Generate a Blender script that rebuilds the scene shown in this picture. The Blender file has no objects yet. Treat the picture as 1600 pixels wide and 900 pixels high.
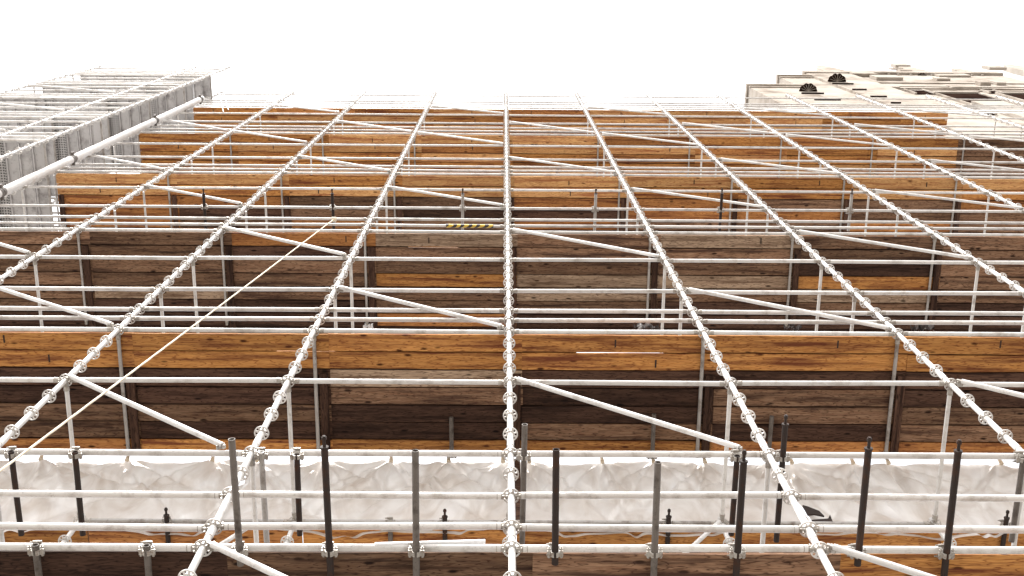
import bpy, math, random
from mathutils import Matrix, Vector
random.seed(7)
# ------------------------------------------------------------------ camera
C = bpy.context.scene.collection
F, TH, YAW, ROLL, D, B, Z0, X0 = 1808.13, 1.29301679, 0.0307103, -0.0239109, 4.83997, 2.62519, 8.8394, -0.0946
CZ = 1.6                                   # eye height above the ground
cy_, sy_ = math.cos(YAW), math.sin(YAW)
FW = Vector((sy_*math.cos(TH), cy_*math.cos(TH), math.sin(TH)))
RT = Vector((cy_, -sy_, 0)); UP = RT.cross(FW)
R2 = RT*math.cos(ROLL)+UP*math.sin(ROLL); U2 = -RT*math.sin(ROLL)+UP*math.cos(ROLL)
EYE = Vector((X0, -D, CZ))
cam = bpy.data.cameras.new('camera'); cam.sensor_width = 36; cam.lens = F/1600*36; cam.clip_end = 2000; cam.clip_start = .05
co = bpy.data.objects.new('camera', cam); C.objects.link(co)
m = Matrix((R2, U2, -FW)).transposed().to_4x4(); m.translation = EYE; co.matrix_world = m
bpy.context.scene.camera = co
# ------------------------------------------------------------------ light
SUN_EL, SUN_AZ = 62, 205                   # high, behind the viewer's left shoulder, veiled by cloud
w = bpy.data.worlds.new('World'); bpy.context.scene.world = w; w.use_nodes = True
nt = w.node_tree; bg = nt.nodes['Background']
sky = nt.nodes.new('ShaderNodeTexSky'); sky.sky_type = 'NISHITA'; sky.sun_disc = False
sky.sun_elevation = math.radians(SUN_EL); sky.sun_rotation = math.radians(SUN_AZ)
sky.air_density = 1.0; sky.dust_density = 4.0; sky.ozone_density = 1.0
hs = nt.nodes.new('ShaderNodeHueSaturation'); hs.inputs['Saturation'].default_value = .12; hs.inputs['Value'].default_value = 1.0
nt.links.new(sky.outputs[0], hs.inputs['Color']); nt.links.new(hs.outputs[0], bg.inputs[0]); bg.inputs[1].default_value = .15
sl = bpy.data.lights.new('sun', 'SUN'); sl.energy = 1.5; sl.angle = math.radians(10); sl.color = (1, .96, .9)
so = bpy.data.objects.new('sun', sl); C.objects.link(so)
az = math.radians(SUN_AZ); el = math.radians(SUN_EL)
sd = Vector((math.sin(az)*math.cos(el), math.cos(az)*math.cos(el), math.sin(el)))
so.rotation_euler = sd.to_track_quat('Z', 'Y').to_euler()
vs = bpy.context.scene.view_settings
vs.view_transform = 'Standard'; vs.look = 'None'; vs.exposure = 2.0; vs.gamma = 1; vs.use_curve_mapping = False

# ------------------------------------------------------------------ measuring helpers
def ray(px, py):
    return (FW + R2*((px-800)/F) + U2*((450-py)/F)).normalized()
def on_y(px, py, Y):
    r = ray(px, py); t = (Y-EYE.y)/r.y; return EYE + r*t
def on_z(px, py, Z):
    r = ray(px, py); t = (Z-EYE.z)/r.z; return EYE + r*t
def proj(p):
    v = Vector(p)-EYE; d = v.dot(FW)
    return 800+F*v.dot(R2)/d, 450-F*v.dot(U2)/d
ROWY = {0: 858, 1: 825, 2: 775, 4: 710, 8: 597.5, 12: 518.5, 13: 501, 14: 486, 16: 455, 20: 406, 24: 362.5, 25: 353, 26: 343.5, 28: 326,
        32: 297, 36: 272.5, 37: 267, 38: 261, 40: 249, 44: 228, 48: 210, 49: 205, 50: 200, 52: 193, 56: 180, 60: 169, 61: 166, 62: 163, 64: 160, 68: 150.5}
RZ = {k: on_y(793, y, 0).z for k, y in ROWY.items()}
def zk(k):
    if k in RZ: return RZ[k]
    ks = sorted(RZ)
    for a, b in zip(ks, ks[1:]):
        if a < k < b: return RZ[a]+(RZ[b]-RZ[a])*(k-a)/(b-a)
    return RZ[0]+.5*k if k < 0 else RZ[68]+.5*(k-68)
W = 1.83
TR = .030

# ------------------------------------------------------------------ materials
def mat(name, rough=.6, metal=0):
    m = bpy.data.materials.new(name); m.use_nodes = True
    b = m.node_tree.nodes['Principled BSDF']; b.inputs['Roughness'].default_value = rough; b.inputs['Metallic'].default_value = metal
    return m, m.node_tree, b
def N(nt, t, **kw):
    n = nt.nodes.new(t)
    for k, v in kw.items():
        if k in n.inputs: n.inputs[k].default_value = v
        else: setattr(n, k, v)
    return n
def ramp(nt, src, stops):
    r = nt.nodes.new('ShaderNodeValToRGB'); e = r.color_ramp.elements
    while len(e) < len(stops): e.new(.5)
    for el_, (p, c) in zip(e, stops):
        el_.position = p; el_.color = (c if len(c) == 4 else (*c, 1)) if not isinstance(c, (int, float)) else (c, c, c, 1)
    nt.links.new(src, r.inputs[0]); return r.outputs[0]
def mix(nt, f, a, b, mode='MIX'):
    n = nt.nodes.new('ShaderNodeMix'); n.data_type = 'RGBA'; n.blend_type = mode
    for i, v in ((0, f), (6, a), (7, b)):
        if isinstance(v, bpy.types.NodeSocket): nt.links.new(v, n.inputs[i])
        elif isinstance(v, (int, float)): n.inputs[i].default_value = v if i == 0 else (v, v, v, 1)
        else: n.inputs[i].default_value = (*v, 1)
    return n.outputs[2]
def coords(nt, scale, jitter=37.0):
    tc = N(nt, 'ShaderNodeTexCoord'); oi = N(nt, 'ShaderNodeObjectInfo')
    mu = nt.nodes.new('ShaderNodeVectorMath'); mu.operation = 'SCALE'; mu.inputs['Scale'].default_value = jitter
    cx = nt.nodes.new('ShaderNodeCombineXYZ')
    nt.links.new(oi.outputs['Random'], cx.inputs[0]); nt.links.new(oi.outputs['Random'], cx.inputs[1]); nt.links.new(oi.outputs['Random'], cx.inputs[2])
    nt.links.new(cx.outputs[0], mu.inputs[0])
    ad = nt.nodes.new('ShaderNodeVectorMath'); ad.operation = 'ADD'
    nt.links.new(tc.outputs['Object'], ad.inputs[0]); nt.links.new(mu.outputs[0], ad.inputs[1])
    mp = N(nt, 'ShaderNodeMapping'); mp.inputs['Scale'].default_value = scale
    nt.links.new(ad.outputs[0], mp.inputs[0]); return mp.outputs[0], oi.outputs['Random'], ad.outputs[0]
def wood(name, base, dark, light, stain, stain_amt, vary):
    m, nt, b = mat(name, .82); b.inputs['Specular IOR Level'].default_value = .1
    v, rnd, raw = coords(nt, (1.1, 9, 9))
    wob = N(nt, 'ShaderNodeTexNoise', Scale=1.6, Detail=3.0); nt.links.new(v, wob.inputs[0])
    wv = N(nt, 'ShaderNodeTexNoise', Scale=2.2, Detail=9.0, Roughness=.68, Distortion=1.4); nt.links.new(v, wv.inputs[0])
    fine = N(nt, 'ShaderNodeTexNoise', Scale=1.0, Detail=6.0, Roughness=.7)
    mp2 = N(nt, 'ShaderNodeMapping'); mp2.inputs['Scale'].default_value = (5, 95, 95); nt.links.new(raw, mp2.inputs[0]); nt.links.new(mp2.outputs[0], fine.inputs[0])
    # cathedral grain: bands of the wobble noise
    mul = nt.nodes.new('ShaderNodeMath'); mul.operation = 'MULTIPLY'; mul.inputs[1].default_value = 60; nt.links.new(wob.outputs[0], mul.inputs[0])
    sn = nt.nodes.new('ShaderNodeMath'); sn.operation = 'SINE'; nt.links.new(mul.outputs[0], sn.inputs[0])
    g1 = ramp(nt, sn.outputs[0], ((.0, 0.0), (.75, .25), (1, 1.0)))
    c = mix(nt, ramp(nt, wv.outputs[0], ((.32, 0.0), (.68, 1.0))), light, base)
    f1 = nt.nodes.new('ShaderNodeMath'); f1.operation = 'MULTIPLY'; f1.inputs[1].default_value = .8; nt.links.new(g1, f1.inputs[0])
    c = mix(nt, f1.outputs[0], c, dark)
    c = mix(nt, .55, c, ramp(nt, fine.outputs[0], ((.3, .45), (.62, 1.0))), 'MULTIPLY')
    # knots
    mk = N(nt, 'ShaderNodeMapping'); mk.inputs['Scale'].default_value = (2.6, 7.5, 7.5); nt.links.new(raw, mk.inputs[0])
    vo = N(nt, 'ShaderNodeTexVoronoi', Scale=1.0, Randomness=1.0); nt.links.new(mk.outputs[0], vo.inputs[0])
    c = mix(nt, ramp(nt, vo.outputs['Distance'], ((.08, .95), (.17, 0.0))), c, [x*.25 for x in dark])
    # patchy stains, long along the board
    ms = N(nt, 'ShaderNodeMapping'); ms.inputs['Scale'].default_value = (.42, 7.5, 7.5); nt.links.new(raw, ms.inputs[0])
    st = N(nt, 'ShaderNodeTexNoise', Scale=1.7, Detail=7.0, Roughness=.65); nt.links.new(ms.outputs[0], st.inputs[0])
    s = ramp(nt, st.outputs[0], ((.47, 0.0), (.64, stain_amt)))
    c = mix(nt, s, c, stain)
    hv = nt.nodes.new('ShaderNodeHueSaturation'); nt.links.new(c, hv.inputs['Color'])
    mr = nt.nodes.new('ShaderNodeMapRange'); mr.inputs[3].default_value = 1-vary; mr.inputs[4].default_value = 1+vary
    nt.links.new(rnd, mr.inputs[0]); nt.links.new(mr.outputs[0], hv.inputs['Value'])
    nt.links.new(hv.outputs[0], b.inputs['Base Color'])
    bp = N(nt, 'ShaderNodeBump', Strength=.35, Distance=.004); nt.links.new(fine.outputs[0], bp.inputs['Height']); nt.links.new(bp.outputs[0], b.inputs['Normal'])
    return m
M = {}
M['orange'] = wood('new_pine', (.42, .185, .052), (.15, .04, .014), (.54, .27, .09), (.11, .032, .016), .95, .26)
M['hazed'] = wood('hazed_pine', (.56, .29, .11), (.24, .085, .032), (.66, .40, .18), (.24, .08, .035), .85, .18)  # paler pine for the upper decks, fading by haze put into the colour
M['amber'] = wood('amber_pine', (.40, .165, .052), (.14, .04, .016), (.50, .24, .085), (.11, .035, .018), .9, .22)
M['weathered'] = wood('weathered_board', (.16, .082, .047), (.04, .018, .012), (.28, .175, .11), (.035, .018, .013), .9, .35)
M['pale'] = wood('grey_board', (.33, .225, .15), (.08, .043, .03), (.46, .34, .24), (.09, .05, .03), .85, .15)
M['dark'] = wood('stained_board', (.062, .032, .022), (.016, .008, .006), (.11, .06, .04), (.016, .008, .006), .85, .35)
def metal(name, col, dirt, amt, rough=.42, met=.0, sc=4, spec=.35):
    m, nt, b = mat(name, rough, met); b.inputs['Specular IOR Level'].default_value = spec
    v, rnd, raw = coords(nt, (sc, sc, sc))
    n = N(nt, 'ShaderNodeTexNoise', Scale=1.0, Detail=8.0, Roughness=.7); nt.links.new(v, n.inputs[0])
    n2 = N(nt, 'ShaderNodeTexNoise', Scale=7.0, Detail=4.0, Roughness=.7); nt.links.new(v, n2.inputs[0])
    c = mix(nt, ramp(nt, n.outputs[0], ((.5, 0.0), (.68, amt))), col, dirt)
    c = mix(nt, ramp(nt, n2.outputs[0], ((.6, 0.0), (.7, amt*.6))), c, [x*.5 for x in dirt])
    hv = nt.nodes.new('ShaderNodeHueSaturation'); nt.links.new(c, hv.inputs['Color'])
    mr = nt.nodes.new('ShaderNodeMapRange'); mr.inputs[3].default_value = .86; mr.inputs[4].default_value = 1.05
    nt.links.new(rnd, mr.inputs[0]); nt.links.new(mr.outputs[0], hv.inputs['Value'])
    nt.links.new(hv.outputs[0], b.inputs['Base Color'])
    nt.links.new(ramp(nt, n.outputs[0], ((.3, rough-.1), (.7, rough+.2))), b.inputs['Roughness'])
    return m
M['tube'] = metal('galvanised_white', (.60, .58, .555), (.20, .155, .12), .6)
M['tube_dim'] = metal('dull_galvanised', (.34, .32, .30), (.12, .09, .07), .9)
M['steel'] = metal('old_steel', (.13, .112, .098), (.04, .03, .024), .9, .6, 0, 6, .2)
M['rust'] = metal('rusty_steel', (.032, .024, .021), (.06, .028, .016), .9, .7, 0, 6, .15)
M['clamp'] = metal('coupler_steel', (.36, .335, .30), (.16, .10, .07), .9, .4, .3, 30)
M['pipe'] = metal('pipe_paint', (.56, .53, .50), (.5, .42, .36), .5, .5)
M['white'] = metal('white_sheet', (.86, .87, .88), (.6, .6, .6), .4, .6, 0, 2)
M['deck'] = metal('aluminium_plank', (.46, .45, .45), (.19, .175, .175), .9, .5, .1, 2.5, .2)
# perforated planks: rows of punched dots
m, nt, b = mat('perforated_plank', .5, .2)
tc = N(nt, 'ShaderNodeTexCoord'); vo = N(nt, 'ShaderNodeTexVoronoi', Scale=16.0, Randomness=0.0); nt.links.new(tc.outputs['Object'], vo.inputs[0])
vo.voronoi_dimensions = '2D'
nt.links.new(ramp(nt, vo.outputs['Distance'], ((.25, (.03, .028, .028)), (.33, (.40, .39, .385)))), b.inputs['Base Color']); M['perf'] = m
m, nt, b = mat('hazard_tape', .5)
tc = N(nt, 'ShaderNodeTexCoord'); wv = N(nt, 'ShaderNodeTexWave', Scale=4.2, Distortion=2.0); wv.inputs['Detail'].default_value = 2; wv.bands_direction = 'DIAGONAL'
nt.links.new(tc.outputs['Object'], wv.inputs[0])
nt.links.new(ramp(nt, wv.outputs[0], ((.44, (.02, .018, .02)), (.5, (.65, .45, .06)))), b.inputs['Base Color']); M['tape'] = m
m, nt, b = mat('rope_fibre', .8); b.inputs['Base Color'].default_value = (.80, .66, .42, 1)
tc = N(nt, 'ShaderNodeTexCoord'); wv = N(nt, 'ShaderNodeTexWave', Scale=30.0); nt.links.new(tc.outputs['Object'], wv.inputs[0])
nt.links.new(ramp(nt, wv.outputs[0], ((.2, (.50, .41, .29)), (.6, (.72, .63, .5)))), b.inputs['Base Color']); M['rope'] = m
m, nt, b = mat('stone', .9); b.inputs['Specular IOR Level'].default_value = .0
v, rnd, raw = coords(nt, (.5, .5, .5), 3)
n = N(nt, 'ShaderNodeTexNoise', Scale=1.0, Detail=8.0, Roughness=.65); nt.links.new(v, n.inputs[0])
nt.links.new(ramp(nt, n.outputs[0], ((.3, (.17, .14, .115)), (.5, (.34, .30, .26)), (.75, (.40, .37, .33)))), b.inputs['Base Color'])
bp = N(nt, 'ShaderNodeBump', Strength=.3, Distance=.05); nt.links.new(n.outputs[0], bp.inputs['Height']); nt.links.new(bp.outputs[0], b.inputs['Normal']); M['stone'] = m
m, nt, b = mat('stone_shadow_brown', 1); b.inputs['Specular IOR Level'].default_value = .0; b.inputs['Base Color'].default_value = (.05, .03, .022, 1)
n = N(nt, 'ShaderNodeTexNoise', Scale=3.0, Detail=6.0); nt.links.new(ramp(nt, n.outputs[0], ((.35, (.010, .006, .005)), (.7, (.028, .016, .012)))), b.inputs['Base Color']); M['stone_shade'] = m  # near-black brown puts the shade of windows, fans and slots into colour
# pavement
m, nt, b = mat('pale_paving', .9)
tc = N(nt, 'ShaderNodeTexCoord'); n = N(nt, 'ShaderNodeTexNoise', Scale=.6, Detail=8.0); nt.links.new(tc.outputs['Object'], n.inputs[0])
br = N(nt, 'ShaderNodeTexBrick', Scale=1.2); nt.links.new(tc.outputs['Object'], br.inputs[0])
br.inputs['Color1'].default_value = (.25, .23, .21, 1); br.inputs['Color2'].default_value = (.21, .195, .18, 1); br.inputs['Mortar'].default_value = (.12, .115, .10, 1); br.inputs['Mortar Size'].default_value = .012
nt.links.new(mix(nt, .4, br.outputs[0], ramp(nt, n.outputs[0], ((.3, .6), (.7, 1.0))), 'MULTIPLY'), b.inputs['Base Color']); M['paving'] = m
# plastic sheeting
m = bpy.data.materials.new('plastic_sheeting'); m.use_nodes = True; nt = m.node_tree; b = nt.nodes['Principled BSDF']; out = nt.nodes['Material Output']
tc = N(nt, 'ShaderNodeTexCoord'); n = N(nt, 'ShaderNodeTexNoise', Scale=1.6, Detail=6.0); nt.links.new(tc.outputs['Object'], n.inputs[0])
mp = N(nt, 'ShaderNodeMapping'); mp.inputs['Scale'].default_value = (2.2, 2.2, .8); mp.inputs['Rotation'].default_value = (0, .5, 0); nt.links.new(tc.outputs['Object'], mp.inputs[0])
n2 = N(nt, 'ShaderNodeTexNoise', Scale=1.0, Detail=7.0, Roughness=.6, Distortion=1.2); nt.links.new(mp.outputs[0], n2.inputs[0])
colr = mix(nt, .4, ramp(nt, n.outputs[0], ((.35, (.47, .41, .355)), (.6, (.60, .565, .53)))), ramp(nt, n2.outputs[0], ((.34, (.44, .37, .31)), (.5, (.66, .62, .58)), (.62, (.76, .74, .72)))))  # tan streaks colour in some of the light and dark of the folds
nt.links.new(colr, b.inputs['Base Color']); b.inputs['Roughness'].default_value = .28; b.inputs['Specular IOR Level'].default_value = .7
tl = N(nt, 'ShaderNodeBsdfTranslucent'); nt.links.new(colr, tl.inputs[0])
ms = N(nt, 'ShaderNodeMixShader'); ms.inputs[0].default_value = .46
nt.links.new(b.outputs[0], ms.inputs[1]); nt.links.new(tl.outputs[0], ms.inputs[2]); nt.links.new(ms.outputs[0], out.inputs[0])
bp = N(nt, 'ShaderNodeBump', Strength=.3, Distance=.05); nt.links.new(n2.outputs[0], bp.inputs['Height']); nt.links.new(bp.outputs[0], b.inputs['Normal']); nt.links.new(bp.outputs[0], tl.inputs['Normal'])
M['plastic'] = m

# ------------------------------------------------------------------ mesh helpers
class MB:
    def __init__(s): s.v = []; s.f = []; s.sm = []
    def add(s, vs_, fs, smooth=False):
        o = len(s.v); s.v += [tuple(x) for x in vs_]; s.f += [tuple(i+o for i in f) for f in fs]; s.sm += [smooth]*len(fs)
    def box(s, x0, x1, y0, y1, z0, z1, bev=0):
        if bev <= 0:
            s.add([(x, y, z) for x in (x0, x1) for y in (y0, y1) for z in (z0, z1)],
                  [(0, 1, 3, 2), (4, 6, 7, 5), (0, 4, 5, 1), (2, 3, 7, 6), (0, 2, 6, 4), (1, 5, 7, 3)]); return
        # bevelled along x: octagonal profile
        pr = [(y0+bev, z0), (y1-bev, z0), (y1, z0+bev), (y1, z1-bev), (y1-bev, z1), (y0+bev, z1), (y0, z1-bev), (y0, z0+bev)]
        n = 8; vs_ = [(x0, y, z) for y, z in pr]+[(x1, y, z) for y, z in pr]
        s.add(vs_, [tuple(range(n))[::-1], tuple(range(n, 2*n))]+[(i, (i+1) % n, n+(i+1) % n, n+i) for i in range(n)])
    def tube(s, a, b, r, n=12, cap=True, wall=0, r2=None):
        a, b = Vector(a), Vector(b); r2 = r if r2 is None else r2; d = (b-a).normalized()
        u = d.orthogonal().normalized(); v = d.cross(u)
        cs = [(u*math.cos(t)+v*math.sin(t)) for t in (2*math.pi*i/n for i in range(n))]
        s.add([a+c*r for c in cs]+[b+c*r2 for c in cs], [(i, (i+1) % n, n+(i+1) % n, n+i) for i in range(n)], True)
        if wall:
            ri = r-wall
            s.add([a+c*r for c in cs]+[a+c*ri for c in cs], [(i, n+i, n+(i+1) % n, (i+1) % n) for i in range(n)])
            s.add([b+c*r for c in cs]+[b+c*ri for c in cs], [(i, (i+1) % n, n+(i+1) % n, n+i) for i in range(n)])
            s.add([a+c*ri for c in cs]+[b+c*ri for c in cs], [(i, n+i, n+(i+1) % n, (i+1) % n) for i in range(n)], True)
        elif cap:
            s.add([a+c*r for c in cs], [tuple(range(n))[::-1]]); s.add([b+c*r2 for c in cs], [tuple(range(n))])
    def mesh(s, name, m):
        me = bpy.data.meshes.new(name); me.from_pydata(s.v, [], s.f); me.polygons.foreach_set('use_smooth', s.sm)
        me.materials.append(m); me.validate(); me.update(); return me
def link(name, me, parent=None, loc=(0, 0, 0), rot=None):
    o = bpy.data.objects.new(name, me); C.objects.link(o); o.location = loc
    if rot is not None: o.rotation_euler = rot
    if parent: o.parent = parent
    return o
def tag(o, label, cat, group=None, kind=None):
    if label: o['label'] = label
    if cat: o['category'] = cat
    if group: o['group'] = group
    if kind: o['kind'] = kind
    return o
cache = {}
def cached(key, fn):
    if key not in cache: cache[key] = fn()
    return cache[key]
def dirrot(d):
    return Vector(d).normalized().to_track_quat('X', 'Z').to_euler()
ORD = ['zeroth', 'first', 'second', 'third', 'fourth', 'fifth', 'sixth', 'seventh', 'eighth', 'ninth']
def lab16(t):
    return t
DECK = ['lowest deck', 'second deck', 'third deck', 'fourth deck', 'fifth deck', 'top deck']
def bayname(b):
    return f'{ORD[b+1]} bay right of centre' if b >= 0 else f'{ORD[-b]} bay left of centre'
def polename(i):
    return 'at the centre pole' if i == 0 else (f'at {ORD[i]} pole right of centre' if i > 0 else f'at {ORD[-i]} pole left of centre')
def inview(pts, mg=30):
    for p in pts:
        x, y = proj(p)
        if -mg <= x <= 1600+mg and -mg <= y <= 900+mg: return True
    return False
def segview(a, b, mg=30):
    a, b = Vector(a), Vector(b)
    return inview([a.lerp(b, t/12) for t in range(13)], mg)

# ------------------------------------------------------------------ setting
g = MB(); g.add([(-700, -700, 0), (700, -700, 0), (700, 700, 0), (-700, 700, 0)], [(0, 1, 2, 3)])
link('ground', g.mesh('ground', M['paving']))['kind'] = 'structure'

# ------------------------------------------------------------------ parts used again and again
def rosette_mesh():
    b = MB(); n = 32; h = .005
    def ring(ro, ri):
        vs_ = []
        for r, z in ((ro, -h), (ro, h), (ri, h), (ri, -h)):
            vs_ += [(r*math.cos(2*math.pi*i/n), r*math.sin(2*math.pi*i/n), z) for i in range(n)]
        fs = []
        for k in range(4):
            a, c = k*n, ((k+1) % 4)*n
            fs += [(a+i, a+(i+1) % n, c+(i+1) % n, c+i) for i in range(n)]
        b.add(vs_, fs)
    ring(.080, .067); ring(.044, .031)
    for k in range(8):
        t = k*math.pi/4+math.pi/8; c, s = math.cos(t), math.sin(t); ww = .0075 if k % 2 else .011
        q = [(.041, -ww), (.070, -ww), (.070, ww), (.041, ww)]
        P = [(c*x-s*y, s*x+c*y) for x, y in q]
        b.add([(x, y, -h*.8) for x, y in P]+[(x, y, h*.8) for x, y in P], [(3, 2, 1, 0), (4, 5, 6, 7)]+[(i, (i+1) % 4, 4+(i+1) % 4, 4+i) for i in range(4)])
    return b.mesh('rosette', M['tube'])
ROS = rosette_mesh()
def head_mesh():           # cast wedge head, pointing +x, its jaws round the rosette, wedge upright through it
    b = MB()
    b.tube((-.05, 0, 0), (.0, 0, 0), TR+.004, 12, True, 0, TR+.001)
    b.box(0, .052, -.020, .020, .009, .036, .006); b.box(0, .052, -.020, .020, -.036, -.009, .006)
    b.box(.018, .030, -.006, .006, -.072, .075)
    return b.mesh('wedge_head', M['clamp'])
HEAD = head_mesh()
def tube_mesh(L, r=TR, m='tube', wall=0, n=12, seg=1):
    def f():
        b = MB(); b.tube((0, 0, 0), (L, 0, 0), r, n, True, wall); return b.mesh('tube', M[m])
    return cached(('t', round(L, 3), r, m, wall, n), f)
def coupler_mesh():        # right-angle coupler: two saddles, flaps, bolts and nuts.  ledger along x at z=+.07, held tube along y at z=0
    b = MB()
    def shell(axis, z0, r):
        n = 14
        for (t0, t1) in ((-1.35, 1.35), (math.pi-1.25, math.pi+1.25)):
            P = []
            for k in range(n+1):
                t = t0+(t1-t0)*k/n
                for rr in (r, r+.009):
                    for e in (-.022, .022):
                        u, v = rr*math.cos(t), rr*math.sin(t)
                        P.append((e, u, z0+v) if axis == 'x' else (u, e, z0+v))
            fs = []
            for k in range(n):
                a = 4*k
                fs += [(a, a+1, a+5, a+4), (a+2, a+6, a+7, a+3), (a, a+4, a+6, a+2), (a+1, a+3, a+7, a+5)]
            fs += [(0, 2, 3, 1), (4*n, 4*n+1, 4*n+3, 4*n+2)]
            b.add(P, fs)
    shell('y', 0, TR+.001); shell('x', .070, TR+.001)
    # lugs and swing bolts on either side of the held tube
    for s in (-1, 1):
        x = s*(TR+.022)
        b.box(x-.016, x+.016, -.026, .026, -.012, .012, .004)
        b.tube((x, -.03, 0), (x, -.034-.03, 0), .007, 8)
        b.tube((x, -.034, 0), (x, -.05, 0), .015, 6)
        b.tube((x, .026, 0), (x, .038, 0), .013, 6)
    for s in (-1, 1):
        y = s*(TR+.02)
        b.box(-.026, .026, y-.014, y+.014, .060, .082, .004)
        b.tube((-.05, y, .071), (-.026, y, .071), .013, 6); b.tube((-.072, y, .071), (-.05, y, .071), .007, 8)
    b.box(-.02, .02, -.02, .02, .030, .042)
    return b.mesh('coupler', M['clamp'])
COUP = coupler_mesh()
def bolt_mesh():
    b = MB(); b.tube((0, 0, 0), (-.11, 0, 0), .014, 10); b.tube((-.015, 0, 0), (-.0, 0, 0), .036, 10); b.tube((-.075, 0, 0), (-.1, 0, 0), .022, 6)
    return b.mesh('screw_end', M['rust'])
BOLT = bolt_mesh()

# ------------------------------------------------------------------ front uprights with their rosettes
KT = 70
for i in range(-4, 8):
    zt = zk(KT)+.1
    sm = cached(('std', 0), lambda: (lambda b: (b.tube((0, 0, 0), (0, 0, zt), TR*1.06, 14), [b.tube((0, 0, zk(k)+.19), (0, 0, zk(k)+.34), TR*1.06+.005, 14) for k in (-4, 0, 4, 8, 12, 16, 20, 24, 28, 32, 36, 44, 52, 60)], b.mesh('upright', M['tube']))[-1])(MB()))
    s = link('scaffold_upright', sm, None, (i*B, 0, 0))
    lab = 'centre white upright pole carrying a long chain of round rosettes' if i == 0 else \
        f'white steel upright with rosettes, {ORD[abs(i)]} pole {"right" if i > 0 else "left"} of the centre pole'
    if i == -4: lab = 'white corner upright behind the thick pale pipe at the left'
    tag(s, lab, 'scaffold pole', 'front uprights of the main scaffold')
    for k in range(-3, KT+1):
        z = zk(k)
        if not inview([(i*B, 0, z)], 40): continue
        link('rosette', ROS, s, (0, 0, z), (random.uniform(-.02, .02), random.uniform(-.02, .02), math.pi/8*0+random.uniform(-.1, .1)))

# ------------------------------------------------------------------ front ledgers and guard rails
rows = sorted(ROWY)
def rowphrase(k):
    d = DECK[min(k//12, 5)]; o = k-12*min(k//12, 5)
    return {0: f'white ledger tube along the front edge of the {d}', 1: f'lower white guard rail of the {d}', 2: f'upper white guard rail of the {d}',
            4: f'white tube one third above the {d}', 8: f'white tube two thirds above the {d}'}[o]
led = {}
for k in rows:
    z = zk(k)
    for b_ in range(-4, 7):
        a, c = (b_*B, 0, z), ((b_+1)*B, 0, z)
        if not segview(a, c): continue
        L = B-.19
        dz = random.uniform(-.03, .03)
        o = link('scaffold_ledger', tube_mesh(L, .0335 if k <= 4 else (TR if k < 24 else .0255)), None, (b_*B+.095, 0, z+.012), (0, math.atan2(dz, L), random.uniform(-.002, .002)))
        tag(o, f'{rowphrase(k)}, {bayname(b_)}', 'scaffold tube', 'front ledgers and guard rails')
        led[(k, b_)] = o
        if k <= 40:
            link('wedge_head', HEAD, o, (L+.01, 0, 0)); link('wedge_head', HEAD, o, (-.01, 0, 0), (0, 0, math.pi))
# hazard tape round one guard rail, left of the centre pole
o = led.get((25, -1))
if o:
    p0, p1 = on_y(697, 353, 0), on_y(771, 353, 0)
    t = MB(); t.tube((p0.x-o.location.x, 0, 0), (p1.x-o.location.x, 0, 0), TR+.004, 14)
    tt = link('hazard_tape', t.mesh('hazard_tape', M['tape']), o); tt['label'] = 'yellow and black striped warning tape'

# ------------------------------------------------------------------ diagonal braces
def braces():
    for base in range(0, 72, 12):
        for (top, bot, par) in ((4, 0, 1), (8, 4, 0), (12, 8, 1)):
            pass
    out = []
    for (kt, kb, par) in ((0, -4, 1), (8, 4, 0), (16, 12, 1), (24, 20, 0), (32, 28, 1), (40, 36, 0), (48, 44, 1), (52, 48, 0), (60, 56, 1)):
        for i in range(-4, 7):
            if (i % 2) == par: out.append((i, kt, kb))
    return out
for (i, kt, kb) in braces():
    a = Vector((i*B+.10, -.065, zk(kt)-.06)); c = Vector(((i+1)*B-(.30 if kt == 8 else .10), -.065, zk(kb)+.05))
    if not segview(a, c, 5): continue
    L = (c-a).length
    o = link('diagonal_brace', tube_mesh(round(L, 2), TR*.98 if kt < 30 else .026), None, a, dirrot(c-a))
    dk = DECK[min(max(kb, 0)//12, 5)]
    tag(o, f'sloping brace {"high" if (kb % 12) == 8 else "low" if (kb % 12) == 0 else "midway"} above the {dk}, {bayname(i)}' if kt > 0 else f'sloping white brace below the lowest deck ledger, {bayname(i)}', 'scaffold tube', 'diagonal braces')
    if kt > 48: o['label'] = f'thin high sloping white brace, {"five" if kt == 52 else "six"} storeys up, {bayname(i)}'
    if kt <= 40:
        h = cached('bh', lambda: (lambda b: (b.box(-.06, .03, -.012, .03, -.02, .02, .005), b.box(-.04, -.028, 0, .05, -.05, .05), b.mesh('brace_end', M['clamp']))[-1])(MB()))
        link('brace_end', h, o, (0, 0, 0)); link('brace_end', h, o, (L, 0, 0), (0, 0, 0))

# ------------------------------------------------------------------ transoms running back from each upright
for k in range(4, 68, 4):
    z = zk(k)
    for i in range(-4, 7):
        a, c = Vector((i*B, .10, z)), Vector((i*B, W-.06, z))
        if k > 56 or not segview(a, c, 5): continue
        deck = k % 12 == 0
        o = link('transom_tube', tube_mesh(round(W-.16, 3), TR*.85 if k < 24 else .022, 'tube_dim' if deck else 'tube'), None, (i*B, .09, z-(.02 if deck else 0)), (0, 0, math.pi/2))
        where = f'under the {DECK[k//12]}' if deck else (f'one third above {DECK[k//12]}' if k % 12 == 4 else f'two thirds above {DECK[k//12]}')
        tag(o, f'{"dull" if deck else "pale"} cross tube {where}, {polename(i)}', 'scaffold tube', 'cross tubes running back from the uprights')
        if k <= 24:
            link('wedge_head', HEAD, o, (-.01, 0, 0), (0, 0, math.pi)); link('wedge_head', HEAD, o, (W-.16, 0, 0))

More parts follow.
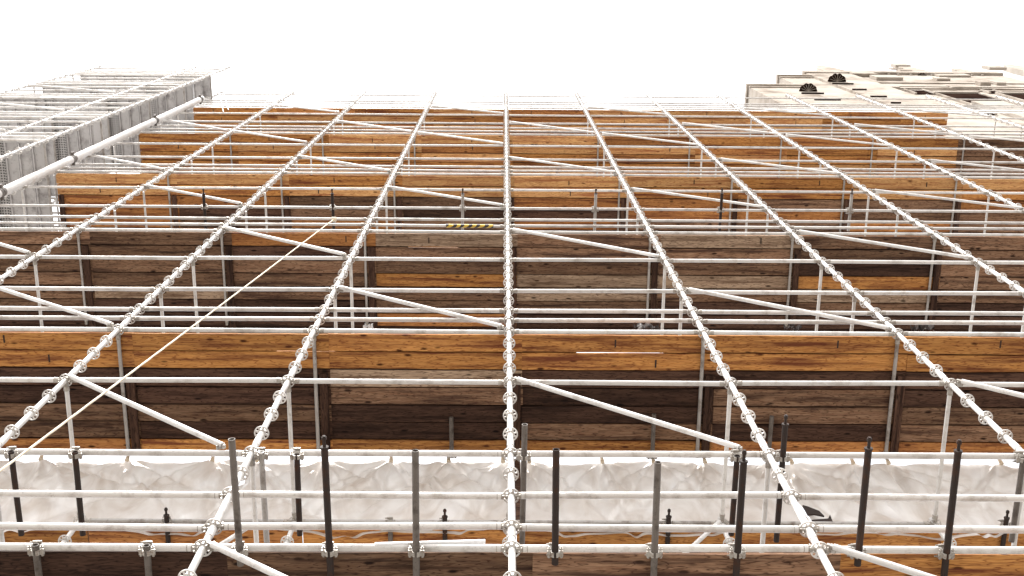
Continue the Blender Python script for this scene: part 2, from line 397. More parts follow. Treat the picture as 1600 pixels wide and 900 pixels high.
# ------------------------------------------------------------------ wooden decks
PIT = .2575
def board_mesh(L, v, mk):
    def f():
        r = random.Random(v*13+int(L*100)); b = MB(); hw = .1196+r.uniform(-.002, .0015); n = 10; bev = .005
        P = []; F_ = []
        for s in range(n+1):
            x = L*s/n; dy = r.uniform(-.0035, .0035); dz = .006*math.sin(s*.6+v)
            e0, e1 = r.uniform(-.002, .002), r.uniform(-.002, .002)
            for y, z in ((-hw+bev, -.02), (hw-bev, -.02), (hw, -.02+bev), (hw, .02-bev), (hw-bev, .02), (-hw+bev, .02), (-hw, .02-bev), (-hw, -.02+bev)):
                P.append((x, y+dy+(e1 if y > 0 else e0), z+dz))
        F_ = [tuple(range(8))[::-1], tuple(range(8*n, 8*n+8))]
        for s in range(n):
            F_ += [(8*s+i, 8*s+(i+1) % 8, 8*s+8+(i+1) % 8, 8*s+8+i) for i in range(8)]
        b.add(P, F_); return b.mesh('board', M[mk])
    return cached(('b', round(L, 2), v, mk), f)
LOOK = {'hazed': 'haze-paled golden pine', 'orange': 'bright orange pine', 'amber': 'red-brown pine', 'weathered': 'weathered brown', 'pale': 'pale grey-brown', 'dark': 'dark stained'}
def kind_of(lv, row, b_):
    r = random.random()
    if lv == 0:
        return 'dark' if b_ == -2 else ('weathered' if b_ == -1 else ('weathered' if b_ == 0 else 'orange')) if row == 0 else 'dark'
    if lv == 1:
        if row < 2: return 'orange'
        if row == 6: return 'orange' if b_ in (-1, 0, -2) else 'amber'
        if row == 2: return 'pale' if b_ == -1 else 'dark'
        if row == 3: return {-3: 'dark', -2: 'dark', -1: 'pale', 0: 'dark', 1: 'weathered', 2: 'dark'}.get(b_, 'weathered') if row == 3 and b_ != -1 else 'weathered'
        if row == 4: return {-2: 'weathered', -3: 'weathered', -1: 'dark', 0: 'dark', 1: 'weathered', 2: 'weathered'}.get(b_, 'dark')
        return {0: 'weathered', -2: 'dark', 2: 'weathered', -3: 'weathered'}.get(b_, 'dark')
    if lv == 2:
        if row == 0: return {-2: 'amber', -1: 'pale', 1: 'pale', 0: 'weathered'}.get(b_, 'weathered')
        if row == 1: return 'weathered' if r < .8 else 'dark'
        if row == 2: return 'dark' if r < .4 else 'weathered'
        if row == 3: return {-1: 'orange', 1: 'orange' if False else 'orange', 2: 'weathered', 0: 'pale', -2: 'weathered', -3: 'weathered'}.get(b_, 'weathered') if b_ in (-1, 0) else ('orange' if b_ == 2 else 'pale' if b_ == 1 else 'weathered')
        if row == 4: return 'pale' if b_ in (0, -3, 2) else 'weathered'
        if row == 5: return 'dark' if r < .55 else 'weathered'
        if row == 6: return 'dark' if r < .7 else 'amber'
        return 'amber' if r < .6 else 'weathered'
    if lv == 3:
        if row < 2: return 'hazed' if r < .7 else 'orange'
        if row == 2: return 'weathered' if r < .55 else 'amber'
        if row == 3: return 'amber' if b_ in (-4, 1, 2) else ('dark' if b_ in (-1, 0, -3) else 'weathered')
        return 'amber' if r < .45 else 'weathered'
    if lv == 4:
        if b_ >= 5: return 'weathered'
        return 'hazed' if r < .55 else ('orange' if r < .85 else 'amber')
    return 'hazed' if r < .6 else ('orange' if r < .85 else 'amber')
slot = cached('slot', lambda: (lambda b: (b.box(-.011, .011, -.055, .055, -.026, -.018), b.mesh('slot', M['rust']))[-1])(MB()))
spec = {0: (range(-2, 2), 3, 3), 1: (range(-3, 3), 7, 7), 2: (range(-4, 4), 8, 8), 3: (range(-4, 5), 6, 8), 4: (range(-4, 6), 5, 8), 5: (range(-4, 6), 4, 8)}
rest = []
nb = 0
for lv, (bays, nvis, nrow) in spec.items():
    zb = zk(12*lv)+.03
    for b_ in bays:
        xs = b_*B+.18; L = B
        if b_ == -4: xs = b_*B+.02; L = B+.16
        if lv == 5 and b_ == 5: L = B*.6
        if lv == 4 and b_ == 4: L = B-.35
        if lv == 4 and b_ == 5: xs -= .33; L = B+.33
        for row in range(nrow):
            yc = .045+PIT*(row+.5)-.005 + (.10 if row >= 7 else 0)
            mk = kind_of(lv, row, b_)
            gap = random.uniform(.0, .004)
            lx = L+.012-gap*0; v = random.randrange(4)
            zz = zb+random.uniform(-.0015, .0015)+.006*(b_ % 2)+.009*(row % 2)
            if row >= nvis:
                rest.append((xs, yc, zz, lx)); continue
            flip = random.random() < .5
            o = link('scaffold_board', board_mesh(round(lx, 2), v, mk), None, (xs+(lx if flip else 0)+random.uniform(-.003, .003), yc+random.uniform(-.003, .003), zz),
                     (0, 0, (math.pi if flip else 0)+random.uniform(-.0015, .0015)))
            rw = 'front row' if row == 0 else f'{ORD[row+1]} row from front'
            tag(o, f'{LOOK[mk]} plank, {DECK[lv]}, {rw}, {bayname(b_)}', 'plank', 'wooden planks of the decks'); nb += 1
            if lv >= 1 and row < 2 and random.random() < .6 and mk in ('orange', 'pale', 'amber', 'hazed'):
                link('iron_plate', slot, o, (lx*random.uniform(.3, .8), random.uniform(-.03, .03), 0))
for lv, y0, y1 in ((1, .60, 1.78), (2, .30, 1.9), (3, .55, 1.4)):
    for i in range(-4, 6):
        x = i*B+.055
        if not segview((x, y0, zk(12*lv)), (x, y1, zk(12*lv)), 5): continue
        bb = cached(('br', lv), lambda: (lambda b: (b.box(0, y1-y0, -.055, .055, -.022, .022, .004), b.mesh('bearer', M['dark']))[-1])(MB()))
        tag(link('bearer_plank', bb, None, (x+.055, y0, zk(12*lv)-.018), (0, 0, math.pi/2)), f'dark bearer plank crossing under the {DECK[lv]}, {polename(i)}', 'plank', 'dark bearers under the decks')
b = MB()
for x, y, z, L in rest: b.box(x, x+L, y-.121, y+.121, z-.02, z+.02, .005)
tag(link('scaffold_boards', b.mesh('boards', M['amber'])), 'orange planks at the back of the three highest decks', 'planks', None, 'stuff')
for lv, (bays, nvis, nrow) in spec.items():  # added unseen sheets block the sky above, keeping most board seams dark
    x0 = bays[0]*B+(.05 if bays[0] == -4 else .2); x1 = bays[-1]*B+B+.1
    if lv == 5: x1 = 5*B+.18+B*.58
    y0 = .075; y1 = .045+PIT*nrow-.02
    b = MB()
    if lv in (1, 2):
        ym = .045+PIT+.06; b.box(0, x1-x0, ym, y1, 0, .006)
        for xa, xb in (((0, -1.2*B), (-.9*B, .35*B), (.8*B, x1)) if lv == 1 else ((0, -.7*B), (-.35*B, x1))):
            b.box(max(xa-x0 if xa else 0, 0), xb-x0, y0, ym-.0005, 0, .006)
    else: b.box(0, x1-x0, y0, y1, 0, .006)
    tag(link('sky_blocker_sheet', b.mesh('sky_blocker', M['dark']), None, (x0, 0, zk(12*lv)+.03+.040)), f'added dark light-blocking sheet on the planks of the {DECK[lv]}', 'sheet', 'added light-blocking sheets on the decks')
# inner boards hung behind the plastic, two thirds of a storey above the lowest deck
for b_ in range(-3, 3):
    for row in range(2):
        o = link('scaffold_board', board_mesh(round(B-.02, 2), b_ % 4, 'orange' if row == 0 and b_ != -2 else 'amber'), None, (b_*B+.1, W+.215+row*PIT, zk(8)-.02), (0, 0, 0))
        tag(o, f'orange inner plank below the plastic, {"nearer" if row == 0 else "farther"} row, {bayname(b_)}', 'plank', 'inner planks under the plastic')

# ------------------------------------------------------------------ back frame
for i in range(-2, 3):
    zt = zk(8)+.12
    me = cached('bstd', lambda: (lambda b: (b.tube((0, 0, 0), (0, 0, zt), TR, 12), b.mesh('upright', M['tube']))[-1])(MB()))
    if not segview((i*B, W, zt), (i*B, W, zt-1.5), 5): continue
    s = link('scaffold_upright', me, None, (i*B, W, 0))
    tag(s, f'inner upright behind the lowest guard rails, {polename(i)}', 'scaffold pole', 'inner uprights')
    for k in range(8, 4, -1): link('rosette', ROS, s, (0, 0, zk(8)-.5*(8-k)-.02))
for b_ in range(-2, 2):
    L = B-.19
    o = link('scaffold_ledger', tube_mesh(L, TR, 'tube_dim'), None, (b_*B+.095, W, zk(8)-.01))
    tag(o, f'dull inner ledger along the foot of the plastic sheeting, {bayname(b_)}', 'scaffold tube', 'inner ledgers')
    link('wedge_head', HEAD, o, (L+.01, 0, 0)); link('wedge_head', HEAD, o, (-.01, 0, 0), (0, 0, math.pi))
for (i, sx) in ((-1, .42), (1, -.42)):
    a = Vector((i*B-.05 if i > 0 else i*B-.35, W-.07, zk(8)-.1)); c = a+Vector((-1.1 if i > 0 else -.9, 0, -1.6))
    if i < 0: a = Vector((i*B+.02-.45, W-.07, zk(8)-.15)); c = a+Vector((-.8, 0, -1.5))
    o = link('diagonal_brace', tube_mesh(round((c-a).length, 2), TR*.9), None, a, dirrot(c-a))
    tag(o, f'inner sloping brace seen under the plastic, {"right" if i > 0 else "left"} of the centre pole', 'scaffold tube', 'inner braces')

# ------------------------------------------------------------------ putlog tubes clamped under the ledgers, jutting towards the viewer
def putlog(fpx, fpy, k, yend, mk, label, screw=False, clampy=0.0, r=TR*.98, wl=.006, Y1=None):
    z = zk(k)-.072 if clampy == 0 else zk(k)-.072
    p = on_z(fpx, fpy, z)
    y1 = Y1 if Y1 is not None else on_z(fpx, yend, z).y
    L = y1-p.y
    o = link('putlog_tube', tube_mesh(round(L, 3), r, mk, wl, 14), None, p, (0, 0, math.pi/2+random.uniform(-.012, .012)))
    tag(o, label, 'scaffold tube', 'loose tubes clamped across the ledgers')
    link('coupler', COUP, o, (clampy-p.y, 0, 0), (0, 0, -math.pi/2))
    if screw: link('screw_end', BOLT, o, (.002, 0, 0))
    return o
putlog(55, 851, 0, 0, 'steel', 'stubby grey tube end clamped on the lowest ledger, far left', Y1=1.6)
putlog(229, 852, 0, 0, 'steel', 'stubby grey tube end clamped on the lowest ledger, left of the brown post', Y1=1.6)
putlog(362, 686, 0, 0, 'steel', 'open grey tube jutting beside the first pole left of centre', Y1=.12)
putlog(507, 700, 0, 0, 'rust', 'very dark brown tube with a screw end, second bay of the lowest row', True, Y1=1.6)
putlog(649, 704, 0, 0, 'steel', 'open grey tube jutting midway between dark tube and centre pole', Y1=1.6)
putlog(869, 702, 0, 0, 'rust', 'open dark tube jutting just right of the centre pole', Y1=.1)
putlog(1028, 722, 0, 0, 'steel', 'open grey tube jutting in the middle of the first right bay', Y1=1.6)
putlog(1162, 722, 0, 0, 'rust', 'dark rusty tube with screw end left of the first right pole', True, Y1=1.6)
putlog(1357, 702, 0, 0, 'rust', 'dark screw ended tube, right of the first right pole', True, Y1=.1)
putlog(1497, 706, 0, 0, 'rust', 'dark screw ended tube nearest the right edge of the lowest row', True, Y1=1.6)
putlog(820, 663, 4, 850, 'steel', 'grey open tube touching the right side of the centre pole')
putlog(1227, 664, 4, 846, 'rust', 'tall dark tube with screw behind the first right pole', True)
putlog(117, 706, 4, 836, 'rust', 'dark tube hanging behind the left guard rails, first from left', Y1=None)
putlog(17, 705, 4, 836, 'rust', 'dark tube at the extreme left edge behind the guard rails')
putlog(464, 712, 4, 836, 'rust', 'dark tube behind guard rails right of the first left pole')
putlog(408, 706, 4, 856, 'tube_dim', 'paint spattered grey tube beside the first left pole')
putlog(1152, 712, 4, 836, 'rust', 'dark tube behind guard rails left of the first right pole')
putlog(1598, 722, 4, 846, 'steel', 'grey tube at the extreme right edge behind guard rails')
putlog(260, 806, 8, 862, 'rust', 'short dark screw stub before the plastic, left of the first left pole', True, W)
putlog(610, 830, 8, 862, 'steel', 'short grey stub before the plastic, left of the centre pole', False, W)
putlog(695, 808, 8, 862, 'rust', 'short dark screw stub before the plastic near the centre pole', True, W)
putlog(1045, 808, 8, 862, 'rust', 'short dark screw stub before the plastic right of the centre pole', True, W)
putlog(1573, 810, 8, 862, 'rust', 'short dark screw stub before the plastic at the far right', True, W)
for n_, px in zip(range(-3, 3), (318, 519, 723, 931, 1128, 1331)):
    putlog(px, 303, 28, 361, 'rust' if n_ in (-3, -2, 1) else 'tube_dim', f'small upright looking tube stub high up above the third deck, {bayname(n_)}', True)
putlog(705, 652, 12, 714, 'steel', 'grey stub under the back of the second deck, left of centre', False, W-.05)
putlog(1022, 647, 12, 714, 'steel', 'grey stub under the back of the second deck, right of centre', False, W-.05)
putlog(1206, 650, 12, 714, 'steel', 'grey stub under the back of the second deck near the right pole', False, W-.05)

# loose pale batten lying on the lowest ledger
p0, p1 = on_y(585, 855, -.03), on_y(758, 850, -.03)
b = MB(); b.box(0, (p1-p0).length, -.02, .02, -.012, .012, .004)
o = link('timber_batten', b.mesh('batten', M['white']), None, p0+Vector((0, 0, .04)), dirrot(p1-p0)); tag(o, 'pale loose batten resting on the lowest ledger left of the centre pole', 'batten')

# ------------------------------------------------------------------ plastic sheeting hung behind the lowest storey
def sheet(x0, x1, ties, lab, seed):
    r = random.Random(seed); nx, nz = int((x1-x0)/.02), 80
    ztop, zbot = zk(12)+.02, zk(8)-.10
    fans = []
    for t in ties:
        n = r.randint(5, 7); k = []
        for q in range(n):
            th = -1.05+2.1*(q+.5)/n+r.uniform(-.16, .16)
            k.append((th, r.uniform(.045, .11)*(1 if r.random() < .7 else -.6), r.uniform(.030, .060), r.uniform(1.0, 2.4), r.uniform(-.12, .12)))
        fans.append((t, k))
    free = [(r.uniform(x0, x1), r.uniform(.4, 1.6), r.uniform(-1.2, 1.2), r.uniform(.03, .07), r.uniform(.05, .10), r.uniform(.6, 1.6)) for _ in range(int((x1-x0)*1.6))]
    P = []; Fc = []
    for j in range(nz+1):
        v = j/nz
        for i in range(nx+1):
            x = x0+(x1-x0)*i/nx
            dn = min(abs(x-t) for t in ties)
            sag = .07*min(1, dn/.4)**.7+.04*math.sin(x*3.1+seed)+.012*math.sin(x*15)
            z1 = ztop-max(sag, 0); z = z1+(zbot-z1)*v
            y = .035+.030*math.sin(x*1.9+z*1.3+seed)+.02*math.sin(x*4.3-z*2.1+seed*2)*v
            for t, ks in fans:
                dx, dz = x-t, ztop+.05-z; d = math.hypot(dx, dz)
                if d > 3: continue
                th = math.atan2(dx, dz)
                for (tk, h, wd, ln, cv) in ks:
                    e = (th-tk-cv*d)*d/(wd*(.6+.8*d))
                    if abs(e) < 3: y += h*math.exp(-e*e)*math.exp(-(d/ln)**2)*min(1, d/.25)
            for (fx, fz, sl, h, wd, ln) in free:
                dx, dz = x-fx, (ztop-fz)-z; e = (dx-sl*dz)/wd
                if abs(e) < 3: y += h*math.exp(-e*e)*math.exp(-(dz/ln)**2)
            P.append((x+.02*math.sin(z*6+x*2), W+.055+y*min(1, .35+v*3), z))
    for j in range(nz):
        for i in range(nx):
            a = j*(nx+1)+i; Fc.append((a, a+nx+1, a+nx+2, a+1))
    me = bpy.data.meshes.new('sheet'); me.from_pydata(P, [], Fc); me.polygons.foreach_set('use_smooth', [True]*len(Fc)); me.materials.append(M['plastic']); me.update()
    o = link('plastic_sheet', me); tag(o, lab, 'plastic sheet', 'plastic sheeting behind the lowest storey')
    for t in ties:
        kn = MB(); kn.tube((t, W+.0, ztop+.06), (t+.01, W+.05, ztop-.07), .016, 8, True, 0, .032)
        link('tie_knot', kn.mesh('tie', M['rope']), o)
    return o
xs_ = lambda px: on_y(px, 722, W+.06).x
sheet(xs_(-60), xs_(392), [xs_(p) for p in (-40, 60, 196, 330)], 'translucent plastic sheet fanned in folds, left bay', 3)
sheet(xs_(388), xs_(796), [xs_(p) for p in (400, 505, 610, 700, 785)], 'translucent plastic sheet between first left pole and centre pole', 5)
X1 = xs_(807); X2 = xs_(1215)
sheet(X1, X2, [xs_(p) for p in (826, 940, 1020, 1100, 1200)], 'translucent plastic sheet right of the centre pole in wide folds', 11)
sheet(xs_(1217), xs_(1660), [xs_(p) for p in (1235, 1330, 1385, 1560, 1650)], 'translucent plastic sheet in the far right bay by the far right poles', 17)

def scrap(pts, lab):
    q = [on_y(x, y, W+.03) for x, y in pts]; c = q[0]; n = len(q); b = MB()
    b.add([p-c for p in q]+[p-c+Vector((0, .02, 0)) for p in q], [tuple(range(n))[::-1], tuple(range(n, 2*n))]+[(i, (i+1) % n, n+(i+1) % n, n+i) for i in range(n)])
    tag(link('torn_scrap', b.mesh('scrap', M['rust']), None, c), lab, 'scrap', 'dark torn scraps on the plastic')
scrap([(1254, 789), (1262, 791), (1280, 798), (1288, 806), (1272, 803), (1262, 804)], 'dark curved scrap on the plastic right of the first right pole')
scrap([(1268, 812), (1294, 810), (1297, 804), (1302, 817), (1298, 820), (1272, 819)], 'dark flat scrap just above the inner ledger, right of first right pole')
scrap([(928, 827), (946, 824), (976, 825), (977, 829), (940, 829)], 'narrow dark scrap at the foot of the plastic, right of centre')
pz = on_y(809, 760, W+.03).x  # added dark strip stands in for the dark gap between the sheets
b = MB(); b.box(-.04, .04, -.03, .03, 0, zk(12)-zk(8)-.05, 0)
tag(link('gap_strip', b.mesh('gap_strip_mesh', M['dark']), None, (pz, W+.04, zk(8)+.02)), 'added dark strip for the gap just right of the centre pole between plastic sheets', 'gap_strip_mesh')
# white toe boards closing the highest deck
for b_ in range(-4, 7):
    b = MB(); b.box(0, B-.02, -.012, .012, 0, zk(61)-zk(60)+.05, .003)
    o = link('toe_board', b.mesh('toe_board', M['white']), None, (b_*B+.01, .055, zk(60)+.06)); tag(o, f'white toe board on edge of the top deck, {bayname(b_)}', 'toe board', 'white toe boards of the top deck')

# ------------------------------------------------------------------ pale rope slanting up from the lower left
p1 = on_y(521, 343, -.045); p0 = on_y(-90, 803, -1.4)
cu = bpy.data.curves.new('rope', 'CURVE')
b = MB(); pts = []
for t in range(25):
    u = t/24; p = p0.lerp(p1, u); p.z -= .10*math.sin(math.pi*u); pts.append(p)
for a, c in zip(pts, pts[1:]): b.tube(a, c, .0095, 8, False)
k = MB()
o = link('rope', b.mesh('rope', M['rope'])); tag(o, 'thin cream rope stretched slanting across the left bays', 'rope')
k.tube(p1+Vector((-.03, 0, 0)), p1+Vector((.05, 0, 0)), TR+.018, 12); link('knot', k.mesh('knot', M['rope']), o)

# rags and rubbish caught on the second-deck guard rails
def rag(px, py, Y, s, mk, lab):
    r = random.Random(int(px)); p = on_y(px, py, Y); b = MB()
    n, mm = 9, 6; P = []
    for j in range(mm+1):
        for i in range(n+1):
            P.append(((i/n-.5)*s*2.2+r.uniform(-.02, .02), r.uniform(-.05, .05)+.04*math.sin(i*2), (j/mm-.5)*s*1.1+r.uniform(-.04, .04)*s*4))
    Fc = [(j*(n+1)+i, j*(n+1)+i+1, (j+1)*(n+1)+i+1, (j+1)*(n+1)+i) for j in range(mm) for i in range(n)]
    b.add(P, Fc, True); o = link('rag', b.mesh('rag', M[mk]), None, p); tag(o, lab, 'rag', 'rags caught on the second deck')
rag(1010, 512, .12, .16, 'rust', 'dark crumpled rag behind the second deck rail, right of centre')
rag(1238, 513, .12, .10, 'rust', 'dark crumpled rag behind the second deck rail, second right bay')
rag(1442, 511, .12, .14, 'rust', 'dark crumpled rag behind the second deck rail, far right')
rag(575, 512, .12, .05, 'white', 'small white scrap behind the second deck rail, left of centre')

# ------------------------------------------------------------------ thick pale pipe at the left corner
px_, py_ = -4*B+.24, -.20
zt = on_y(325, 154, py_).z
b = MB(); b.tube((0, 0, 0), (0, 0, zt), .088, 24)
o = link('drain_pipe', b.mesh('pipe', M['pipe']), None, (px_, py_, 0)); tag(o, 'thick pale vertical pipe with dark collars on the left corner', 'pipe')
for py in (300, 248, 188, 155.5):
    z = on_y({300: 5, 248: 120, 188: 235, 155.5: 322}[py], py, py_).z
    k = MB(); k.tube((0, 0, -.05), (0, 0, .05), .100, 24); k.tube((0, 0, -.16), (0, 0, -.05), .094, 24); k.box(-.03, .03, -.16, -.09, -.04, .04, .005); k.box(-.03, .03, .09, .16, -.03, .03, .005)
    link('collar', k.mesh('collar', M['steel']), o, (0, 0, z))

# ------------------------------------------------------------------ return scaffold at the left with metal decks
YF, YB = -.81, 1.30
XA, XB, XC = -10.42, -11.67, -15.25
zd = [on_y(60, 219, YF).z]; zd.append(on_y(130, 184, YF).z); zd.append(on_y(200, 154, YF).z); zd.append(on_y(230, 132.5, YF).z); zd.append(on_y(330, 116.5, YF).z)
ztop = on_y(300, 105, YF).z
for nm, x in (('right', XA), ('middle', XB), ('left', XC)):
    for y, fr in ((YF, 'front'), (YB, 'rear')):
        b = MB(); b.tube((0, 0, 0), (0, 0, ztop+.3), TR*.97, 12)
        s = link('scaffold_upright', b.mesh('upright', M['tube']), None, (x, y, 0)); tag(s, f'{fr} upright on the {nm} side of the left metal decked scaffold', 'scaffold pole', 'uprights of the left scaffold')
        for q in range(80):
            z = zd[0]-8+q*.5
            if z < ztop+.3 and inview([(x, y, z)], 10): link('rosette', ROS, s, (0, 0, z))
lv = ['lowest', 'second', 'third', 'fourth', 'highest']
for li, z in enumerate(zd+[]):
    for dz, nm in ((0, 'deck edge tube'), (.5, 'lower rail'), (1.0, 'upper rail'), (2.0, 'middle tube'), (3.0, 'high tube')):
        if z+dz > ztop+.1: continue
        for y, fr in ((YF, 'front'), (YB, 'rear')):
            for xa, xb, bn in ((XB, XA, 'narrow right bay'), (XC, XB, 'wide left bay')):
                b_l = xb-xa-.16
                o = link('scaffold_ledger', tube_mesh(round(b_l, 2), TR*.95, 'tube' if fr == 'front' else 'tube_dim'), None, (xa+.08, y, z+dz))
                tag(o, f'{fr} {nm} of the {lv[li]} metal deck, {bn}', 'scaffold tube', 'ledgers of the left scaffold')
    for x, nm in ((XA, 'right'), (XB, 'middle'), (XC, 'left')):
        for dz, hn in ((-.08, 'under'), (1.0, 'above'))[:1 if nm == 'right' else 2]:
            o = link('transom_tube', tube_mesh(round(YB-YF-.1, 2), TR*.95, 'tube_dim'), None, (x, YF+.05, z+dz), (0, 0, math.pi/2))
            tag(o, f'cross tube {hn} the {lv[li]} metal deck at the {nm} pole pair', 'scaffold tube', 'cross tubes of the left scaffold')
    # planks
    x = XA-.06; n_ = 0
    while x-.30 > XC:
        n_ += 1; perf = (n_ % 6 == 4)
        wd = .29
        mk = 'perf' if perf else 'deck'
        def f(wd=wd, mk=mk):
            b = MB(); L = YB-YF-.06; b.box(0, L, -wd/2, wd/2, .0, .012)
            b.box(0, L, -wd/2, -wd/2+.03, -.06, -.001, .004); b.box(0, L, wd/2-.03, wd/2, -.06, -.001, .004)
            b.box(0, .04, -wd/2+.032, wd/2-.032, -.055, -.002); b.box(L-.04, L, -wd/2+.032, wd/2-.032, -.055, -.002)
            return b.mesh('metal_plank', M[mk])
        o = link('metal_plank', cached(('mp', mk), f), None, (x-wd/2, YF+.03, z+.10+random.uniform(-.006, .006)), (random.uniform(-.03, .03), 0, math.pi/2+random.uniform(-.004, .004)))
        rn = ORD[n_] if n_ < 10 else {10: 'tenth', 11: 'eleventh', 12: 'twelfth', 13: 'thirteenth', 14: 'fourteenth', 15: 'fifteenth', 16: 'sixteenth'}[n_]
        tag(o, f'{"perforated " if perf else ""}grey metal plank, {rn} from the right in the {lv[li]} metal deck', 'metal plank', 'metal planks of the left scaffold')
        x -= .305
# braces of the left scaffold
for li, z in enumerate(zd[:3]):
    a = Vector((XC+.1, YF-.06, z+3.0)); c = Vector((XB-.1, YF-.06, z+1.1))
    o = link('diagonal_brace', tube_mesh(round((c-a).length, 2), TR*.9), None, a, dirrot(c-a)); tag(o, f'sloping brace above the {lv[li]} metal deck of the left scaffold', 'scaffold tube', 'braces of the left scaffold')
# end guard with mesh pieces at the outer side
for li, z in enumerate(zd[1:]):
    b = MB(); b.box(0, 1.1, -.01, .01, 0, .45, .003)
    for q in range(7): b.box(.08+q*.15, .11+q*.15, -.016, -.011, .05, .40)
    o = link('toe_board', b.mesh('mesh_guard', M['white']), None, (XC+.1+li*1.4, YF+.02, z+.15)); tag(o, f'white slotted guard panel on the {lv[li+1]} metal deck', 'guard panel', 'slotted guard panels')
# thin cables at the top of the corner
for q, (xa, ya, xb, yb_) in enumerate(((336, 112, 349, 175), (341, 110, 357, 172), (379, 116, 358, 142))):
    pa, pb = on_y(xa, ya, -.4), on_y(xb, yb_, -.1)
    b = MB(); b.tube(pa, pb, .012, 6)
    tag(link('cable', b.mesh('cable', M['tube_dim'])), ['thin cable hanging beside the top left corner, left one', 'thin cable hanging beside the top left corner, middle one', 'short slanting cable right of the top left corner'][q], 'cable', 'thin cables at the top left corner')

# ------------------------------------------------------------------ stone building rising beyond the scaffold at the right
YS = 2.6
def P(px, py, Y=YS): return on_y(px, py, Y)
bt = bpy.data.objects.new('stone_building', None); C.objects.link(bt); bt.location = (P(1400, 150).x, YS, 0)
tag(bt, 'pale carved stone building with pilasters rising beyond the right decks', 'building')
org = Vector(bt.location)
def part(name, mb, mk, parent=bt):
    mb.v = [(x-org.x, y-org.y, z-org.z) for x, y, z in mb.v]; return link(name, mb.mesh(name, M[mk]), parent)
zA, zB, zC = P(1215, 136).z, P(1250, 121).z, P(1330, 116).z
xA, xB = P(1197, 150).x, P(1234, 128).x
# wall cores, stepped back at their tops
def slab(x0, x1, z0, z1, y0, y1, name='wall'):
    b = MB(); b.box(x0, x1, y0, y1, z0, z1)
    # projecting string courses, 3 mm proud of each other
    h = z1-z0
    b.box(x0-.10, x1+.10, y0-.16, y1+.003, z1+.002, z1+.45); b.box(x0-.05, x1+.05, y0-.08, y0-.002, z1-.5, z1-.25)
    return part(name, b, 'stone')
xR = 34
slab(xA, xB-.01, 25, zA, YS, YS+4)
def rx(ratio, yy=None):          # x on the facade of a vertical seen at that slant
    y = 160; return P(790+ratio*(y+75), y, YS if yy is None else yy).x
xp1a, xp1b = rx(2.51, YS-.15), rx(2.87, YS-.15)
slab(xB, xp1a+.2, 25, zB, YS, YS+4.3)
slab(xp1a+.21, xR, 25, P(1450, 137).z-.6, YS+.12, YS+5)
zE0, zE1 = P(1450, 137).z, P(1450, 115).z
b = MB(); b.box(xp1a+.25, xR, YS+.02, YS+5, zE0+.003, zE1-1); b.box(xp1a+.2, xR, YS-.16, YS+5.1, zE1-.99, zE1); b.box(xp1a+.2, xR, YS-.05, YS+.017, zE0+2.5, zE0+2.9); b.box(xp1a+.2, xR, YS-.08, YS+.017, zE0+.01, zE0+.5)
x = xp1b+.3
while x < xR-1:
    b.box(x, x+.14, YS-.08, YS+.017, zE1-1.3, zE1-.995); x += random.uniform(.6, .9)
part('entablature', b, 'stone')
def merlon(xc, hw, z0, z1, y0, y1):
    b = MB(); n = 14
    prof = [(-hw*1.25, z0)]+[(-hw*math.cos(math.pi*i/n), z0+(z1-z0)*(.25+.75*math.sin(math.pi*i/n))) for i in range(n+1)]+[(hw*1.25, z0)]
    k = len(prof); b.add([(xc+x, y0, z) for x, z in prof]+[(xc+x, y1, z) for x, z in prof], [tuple(range(k)), tuple(range(2*k-1, k-1, -1))]+[(i, k+i, k+(i+1) % k, (i+1) % k) for i in range(k)])
    return b
# great pilaster with its rounded head, then the lower one
zp = P(1320, 118).z
b = MB(); b.box(xp1a, xp1b, YS-.15, YS+1.2, 25, zp); b.box(xp1a-.1, xp1b+.1, YS-.22, YS+1.3, zp+.002, zp+.35)
part('pilaster', b, 'stone')
part('finial', merlon(P(1290, 110).x, .75, zp+.36, P(1290, 107).z, YS-.2, YS+.2), 'stone')
b = MB(); zq = P(1545, 160).z; b.box(rx(3.13, YS-.08), rx(3.34, YS-.08), YS-.08, YS+.11, 25, zq)
part('pilaster', b, 'stone')
for px, py, hw in ((1403, 104, .55), (1490, 109, .5), (1571, 103, .8)):
    part('finial', merlon(P(px, py).x, hw, zE1+.003, P(px, py).z, YS-.12, YS+.3), 'stone')
def rect(pxa, pxb, pya, pyb, mull=False, yy=YS+.06):
    a, c = P(pxa, pya, yy), P(pxb, pya, yy)
    z1 = a.z; z0 = P(pxa, pyb, yy).z
    b = MB(); b.box(a.x, c.x, yy, yy+.05, z0, z1); f = part('window', b, 'stone_shade')
    b = MB(); b.box(a.x-.12, a.x-.002, yy-.06, yy+.05, z0, z1); b.box(c.x+.002, c.x+.12, yy-.06, yy+.05, z0, z1); b.box(a.x-.12, c.x+.12, yy-.10, yy+.05, z1+.002, z1+.4)
    if mull: b.box((a.x+c.x)/2-.06, (a.x+c.x)/2+.06, yy-.06, yy-.004, z0, z1)
    part('frame', b, 'stone', f)
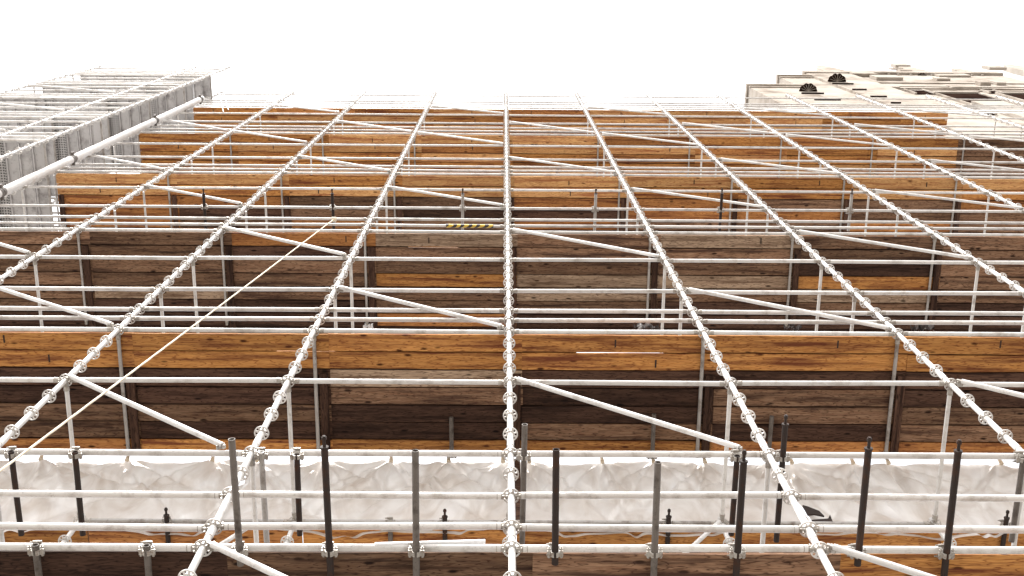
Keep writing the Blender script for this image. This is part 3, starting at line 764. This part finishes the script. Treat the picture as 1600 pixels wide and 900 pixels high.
rect(1463, 1526, 146, 164); rect(1408, 1432, 138, 146); rect(1530, 1546, 140, 145); rect(1562, 1640, 147, 166)
rect(1500, 1522, 168, 178); rect(1580, 1640, 176, 192)
# carved fan consoles standing out from the wall, seen from straight below, and slots between courses
def fan(px, py, wpx, yw, name='carved_fan'):
    c = P(px, py, yw); w_ = wpx*.0385/2; b = MB(); n = 40
    pr = [(w_*math.cos(math.pi*i/n)*(1+.07*abs(math.sin(i*.7))), -w_*.95*math.sin(math.pi*i/n)*(.88+.16*abs(math.cos(i*math.pi/8)))) for i in range(n+1)]
    k = n+1
    b.add([(c.x+x, c.y+y, c.z) for x, y in pr]+[(c.x+x, c.y+y, c.z+.12) for x, y in pr], [tuple(range(k)), tuple(range(2*k-1, k-1, -1))]+[(i, k+i, k+(i+1) % k, (i+1) % k) for i in range(k)])
    f = part(name, b, 'stone_shade')
    for q in range(1, 8):
        t = math.pi*q/8; r = MB(); r.tube((c.x, c.y-.02, c.z-.02), (c.x+w_*.9*math.cos(t), c.y-w_*.85*math.sin(t), c.z-.02), .012, 6)
        part('rib', r, 'stone', f)
def slotp(px, py, wpx, yw, d=.09):
    c = P(px, py, yw); w_ = wpx*.0385/2; b = MB(); b.box(c.x-w_, c.x+w_, c.y-d, c.y-.003, c.z, c.z+.05); part('slot', b, 'stone_shade')
fan(1263, 143, 26, YS); fan(1308, 128, 28, YS-.16); fan(1441, 121, 16, YS+.14)
for a in ((1270, 147, 34, YS), (1317, 132, 34, YS-.16), (1293, 157, 38, YS), (1343, 141, 22, YS-.16), (1373, 152, 24, YS-.16), (1400, 162, 14, YS-.16)): slotp(*a)


rr = random.Random(4)
for q in range(16):
    px = rr.uniform(1345, 1600); py = rr.choice((107, 112, 118, 125, 131, 138))+rr.uniform(-2, 2)
    c = P(px, py, YS-.05); wd = rr.uniform(.25, .9); b = MB(); dd = rr.uniform(.06, .2)
    b.box(c.x-wd, c.x+wd, YS-dd-.02, YS+.016, c.z, c.z+rr.uniform(.6, 1.6), .03)
    part('corbel', b, 'stone')
